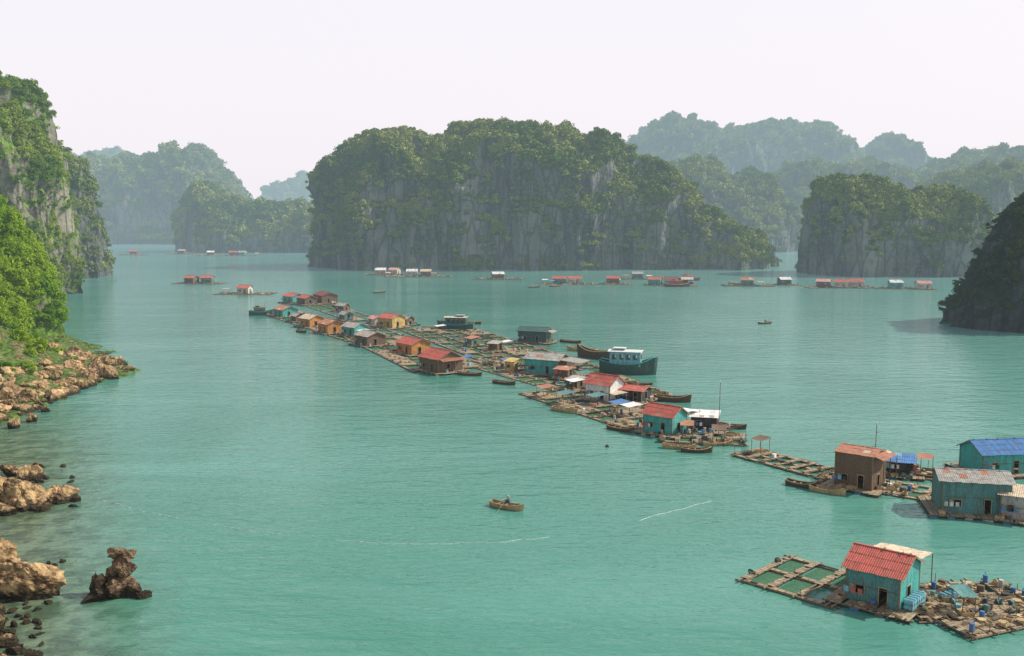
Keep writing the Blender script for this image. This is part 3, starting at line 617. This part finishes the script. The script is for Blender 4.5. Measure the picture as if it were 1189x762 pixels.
house(480,411,7,5.5,2.7,'red','orange',D_,rise=1.1,k=1.12); house(512,431,7,6,3.0,'red','brown',D_,rise=1.5,shed=('x',2.2,'rust'),k=1.2)
house(621,398,9,5,3.4,'dgreen','dgreen',-20,shed=('x',2,'grey')); house(635,434,9,6,3.6,'grey','teal',-28,rise=1.2,wall2='brown',shed=('x',6,'grey')); house(594,433,2.2,2.2,2.5,'yellow','yellow',-30,flat=True,n_cl=1,apron=.6)
house(575,408,3,2.6,1.9,'grey','brown',-30,flat=True,n_cl=3); house(655,440,3.4,3,2.0,'rust','brown',-30,flat=True,n_cl=6); house(548,402,3,2.6,1.9,'rust','tealw',-50,flat=True,n_cl=4); house(668,452,3,2.6,1.8,'grey','brown',-40,flat=True,n_cl=6)
boat(692,416,11,2.8,3.2,145,'hull'); boat(728,434,13.5,4.5,4.2,-14,'hullg',('ltblue','white',7.5,3.6,-.05))
house(702,465,5.5,4.5,3.2,'red','white',D_+10,rise=1.4,k=1.15); house(738,466,4.8,4.8,2.3,'red','dark',D_+20,rise=.6,n_cl=8)
boat(780,466,7.5,2.2,1.6,-20,'hull'); boat(676,408,9,2,1.2,150,'tan')
house(772,503,6,4.8,3.3,'red','teal',-42,rise=1.4,wall2='teal',shed=('y',4.5,'white'),n_cl=8)
house(818,500,4.5,4,2.4,'white','dark',-15,flat=True,n_cl=16,apron=2.2)
boat(788,521,5.5,1.5,.9,-15,'tan',name='rowing_boat'); boat(833,517,5,1.3,.8,10,'tan',name='rowing_boat')
def pole(u,v,h,name='wooden_pole'):
    x,y=G(u,v); mb=MB(); mb.cyl((0,0,-.5),(.15,0,h),.08,'log',7,.05); mb.cyl((0,0,h*.86),(.5,.1,h*.86),.03,'log',5); mb.cyl((.15,0,h-.05),(.15,0,h+.25),.09,'white',8); mb.build(name,None,(x,y,0))
pole(834,508,10); pole(1014,562,9)
house(998,565,5.4,5.2,4.9,'rust','brown',-40,rise=.6,wall2='brown',shed=('x',1.6,'rust'),n_cl=8,ov=.2); 
house(1043,551,4,3.5,1.9,'blue','dark',-20,flat=True,n_cl=12)
house(1155,548,8,6,3.2,'blue','teal',8,rise=1.4); house(1126,593,8.5,5.8,4.3,'grey','tealw',-12,rise=.8,wall2='tealw',n_cl=8); house(1182,602,4,4,3.0,'cream','grey',-30,flat=True)
hm=house(1024,697,5.4,5.8,3.5,'red','tealw',-40,rise=1.4,wall2='teal',n_cl=10,shed=('y',4.2,'cream'))
def bank(u,v,nx,ny,k,ang):
    x,y=G(u,v); mb=MB()
    for i in range(nx):
        for j in range(ny): mb.cyl((i*.62,-.45,.75+j*.55+0),(i*.62,.45,.75+j*.55),.29,k,10); mb.cyl((i*.62,-.2,.75+j*.55),(i*.62,-.14,.75+j*.55),.31,k,10)
    mb.build('plastic_drums',None,(x,y,0),math.radians(ang))
bank(1055,714,6,2,'ltblue',48); bank(1095,700,3,1,'ltblue',20)
person((*G(1120,697),.55),2.0,'stand','white',True); person((*G(1062,557),.5),1.0,'stand','red',True); person((*G(842,506),.45),2.2,'stand','blue',False)
rb=boat(588,590,5.0,1.5,.85,-32,'tan',name='rowing_boat'); 
p=person((.45,0,.62),math.pi,'sit','shirt',True,1.15,rb)
mb=MB()
for sg in (-1,1):
    mb.cyl((0.0,sg*.2,1.1),(-.1,sg*2.4,-.05),.035,'plank',6); mb.box((-.12,sg*2.55,-.03),(.16,.6,.03),'plank')
mb.build('oars',rb)
r2=boat(888,376,5,1.4,.8,15,'hull',name='rowing_boat'); person((0,0,.5),0,'sit','shirt',True,1.15,r2)
mb=MB(); V0,F0=ico(2); mb.add([p_*.35 for p_ in V0],F0,'dark'); mb.cyl((0,0,.2),(0,0,.5),.05,'dark'); mb.build('buoy',None,(*G(705,519),.05),smooth=True)
ln=MB()
for seg in ([(108,578),(150,590),(190,599),(216,604)],[(250,609),(290,617),(334,621)],[(392,627),(440,631),(500,632),(580,630),(644,623)],[(742,604),(780,594),(830,580)]):
    pts=[Vector((*G(*s_),.0)) for s_ in seg]; dn=[]
    for a,b in zip(pts[:-1],pts[1:]):
        n=max(2,int((b-a).length/.7))
        for i in range(n): dn.append(a.lerp(b,i/n)+Vector((0,.5*noise.noise(Vector((i*.3,a.x,0))),0.03*noise.noise(Vector((i*.5,a.y,0))))))
    for a,b in zip(dn[:-1],dn[1:]): ln.cyl(a,b,.034,'line',5)
    for a in dn[::4]: ln.cyl(a+Vector((-.14,0,.01)),a+Vector((.14,0,.01)),.055,'line',6)
ln.build('floating_rope_line')
# ------------------------------------------------------------ light, sky, camera
EL,AZ=43,80   # azimuth clockwise from +Y
w=bpy.data.worlds.new('World'); sc.world=w; w.use_nodes=True; nt=w.node_tree; nt.nodes.clear()
sky=nt.nodes.new('ShaderNodeTexSky'); sky.sky_type='NISHITA'; sky.sun_disc=False; sky.sun_elevation=math.radians(EL); sky.sun_rotation=math.radians(AZ); sky.dust_density=4; sky.air_density=1.2
tc=nt.nodes.new('ShaderNodeTexCoord'); sp_=nt.nodes.new('ShaderNodeSeparateXYZ'); nt.links.new(tc.outputs['Generated'],sp_.inputs[0])
hz=nt.nodes.new('ShaderNodeMapRange'); hz.interpolation_type='SMOOTHSTEP'; nt.links.new(sp_.outputs[2],hz.inputs[0]); hz.inputs[1].default_value=.2; hz.inputs[2].default_value=.8; hz.inputs[3].default_value=.87; hz.inputs[4].default_value=.1
c=mix(nt,hz.outputs[0],sky.outputs[0],(8.6,8.2,8.7)); bg=nt.nodes.new('ShaderNodeBackground'); bg.inputs[1].default_value=.12; nt.links.new(c,bg.inputs[0])
o=nt.nodes.new('ShaderNodeOutputWorld'); nt.links.new(bg.outputs[0],o.inputs[0])
sd=bpy.data.lights.new('sun','SUN'); sd.energy=5; sd.angle=math.radians(.5); sd.color=(1,.94,.82); so=bpy.data.objects.new('sun',sd); sc.collection.objects.link(so)
e_,a_=math.radians(EL),math.radians(AZ); dvec=Vector((math.sin(a_)*math.cos(e_),math.cos(a_)*math.cos(e_),math.sin(e_))); so.rotation_euler=dvec.to_track_quat('Z','Y').to_euler()
cd=bpy.data.cameras.new('camera'); cd.lens=35; cd.sensor_width=36; cd.clip_end=30000; co=bpy.data.objects.new('camera',cd); sc.collection.objects.link(co)
co.location=(0,0,CH); co.rotation_euler=(math.pi/2-PITCH,0,0); sc.camera=co
sc.view_settings.view_transform='Standard'; sc.view_settings.look='None'; sc.view_settings.exposure=0
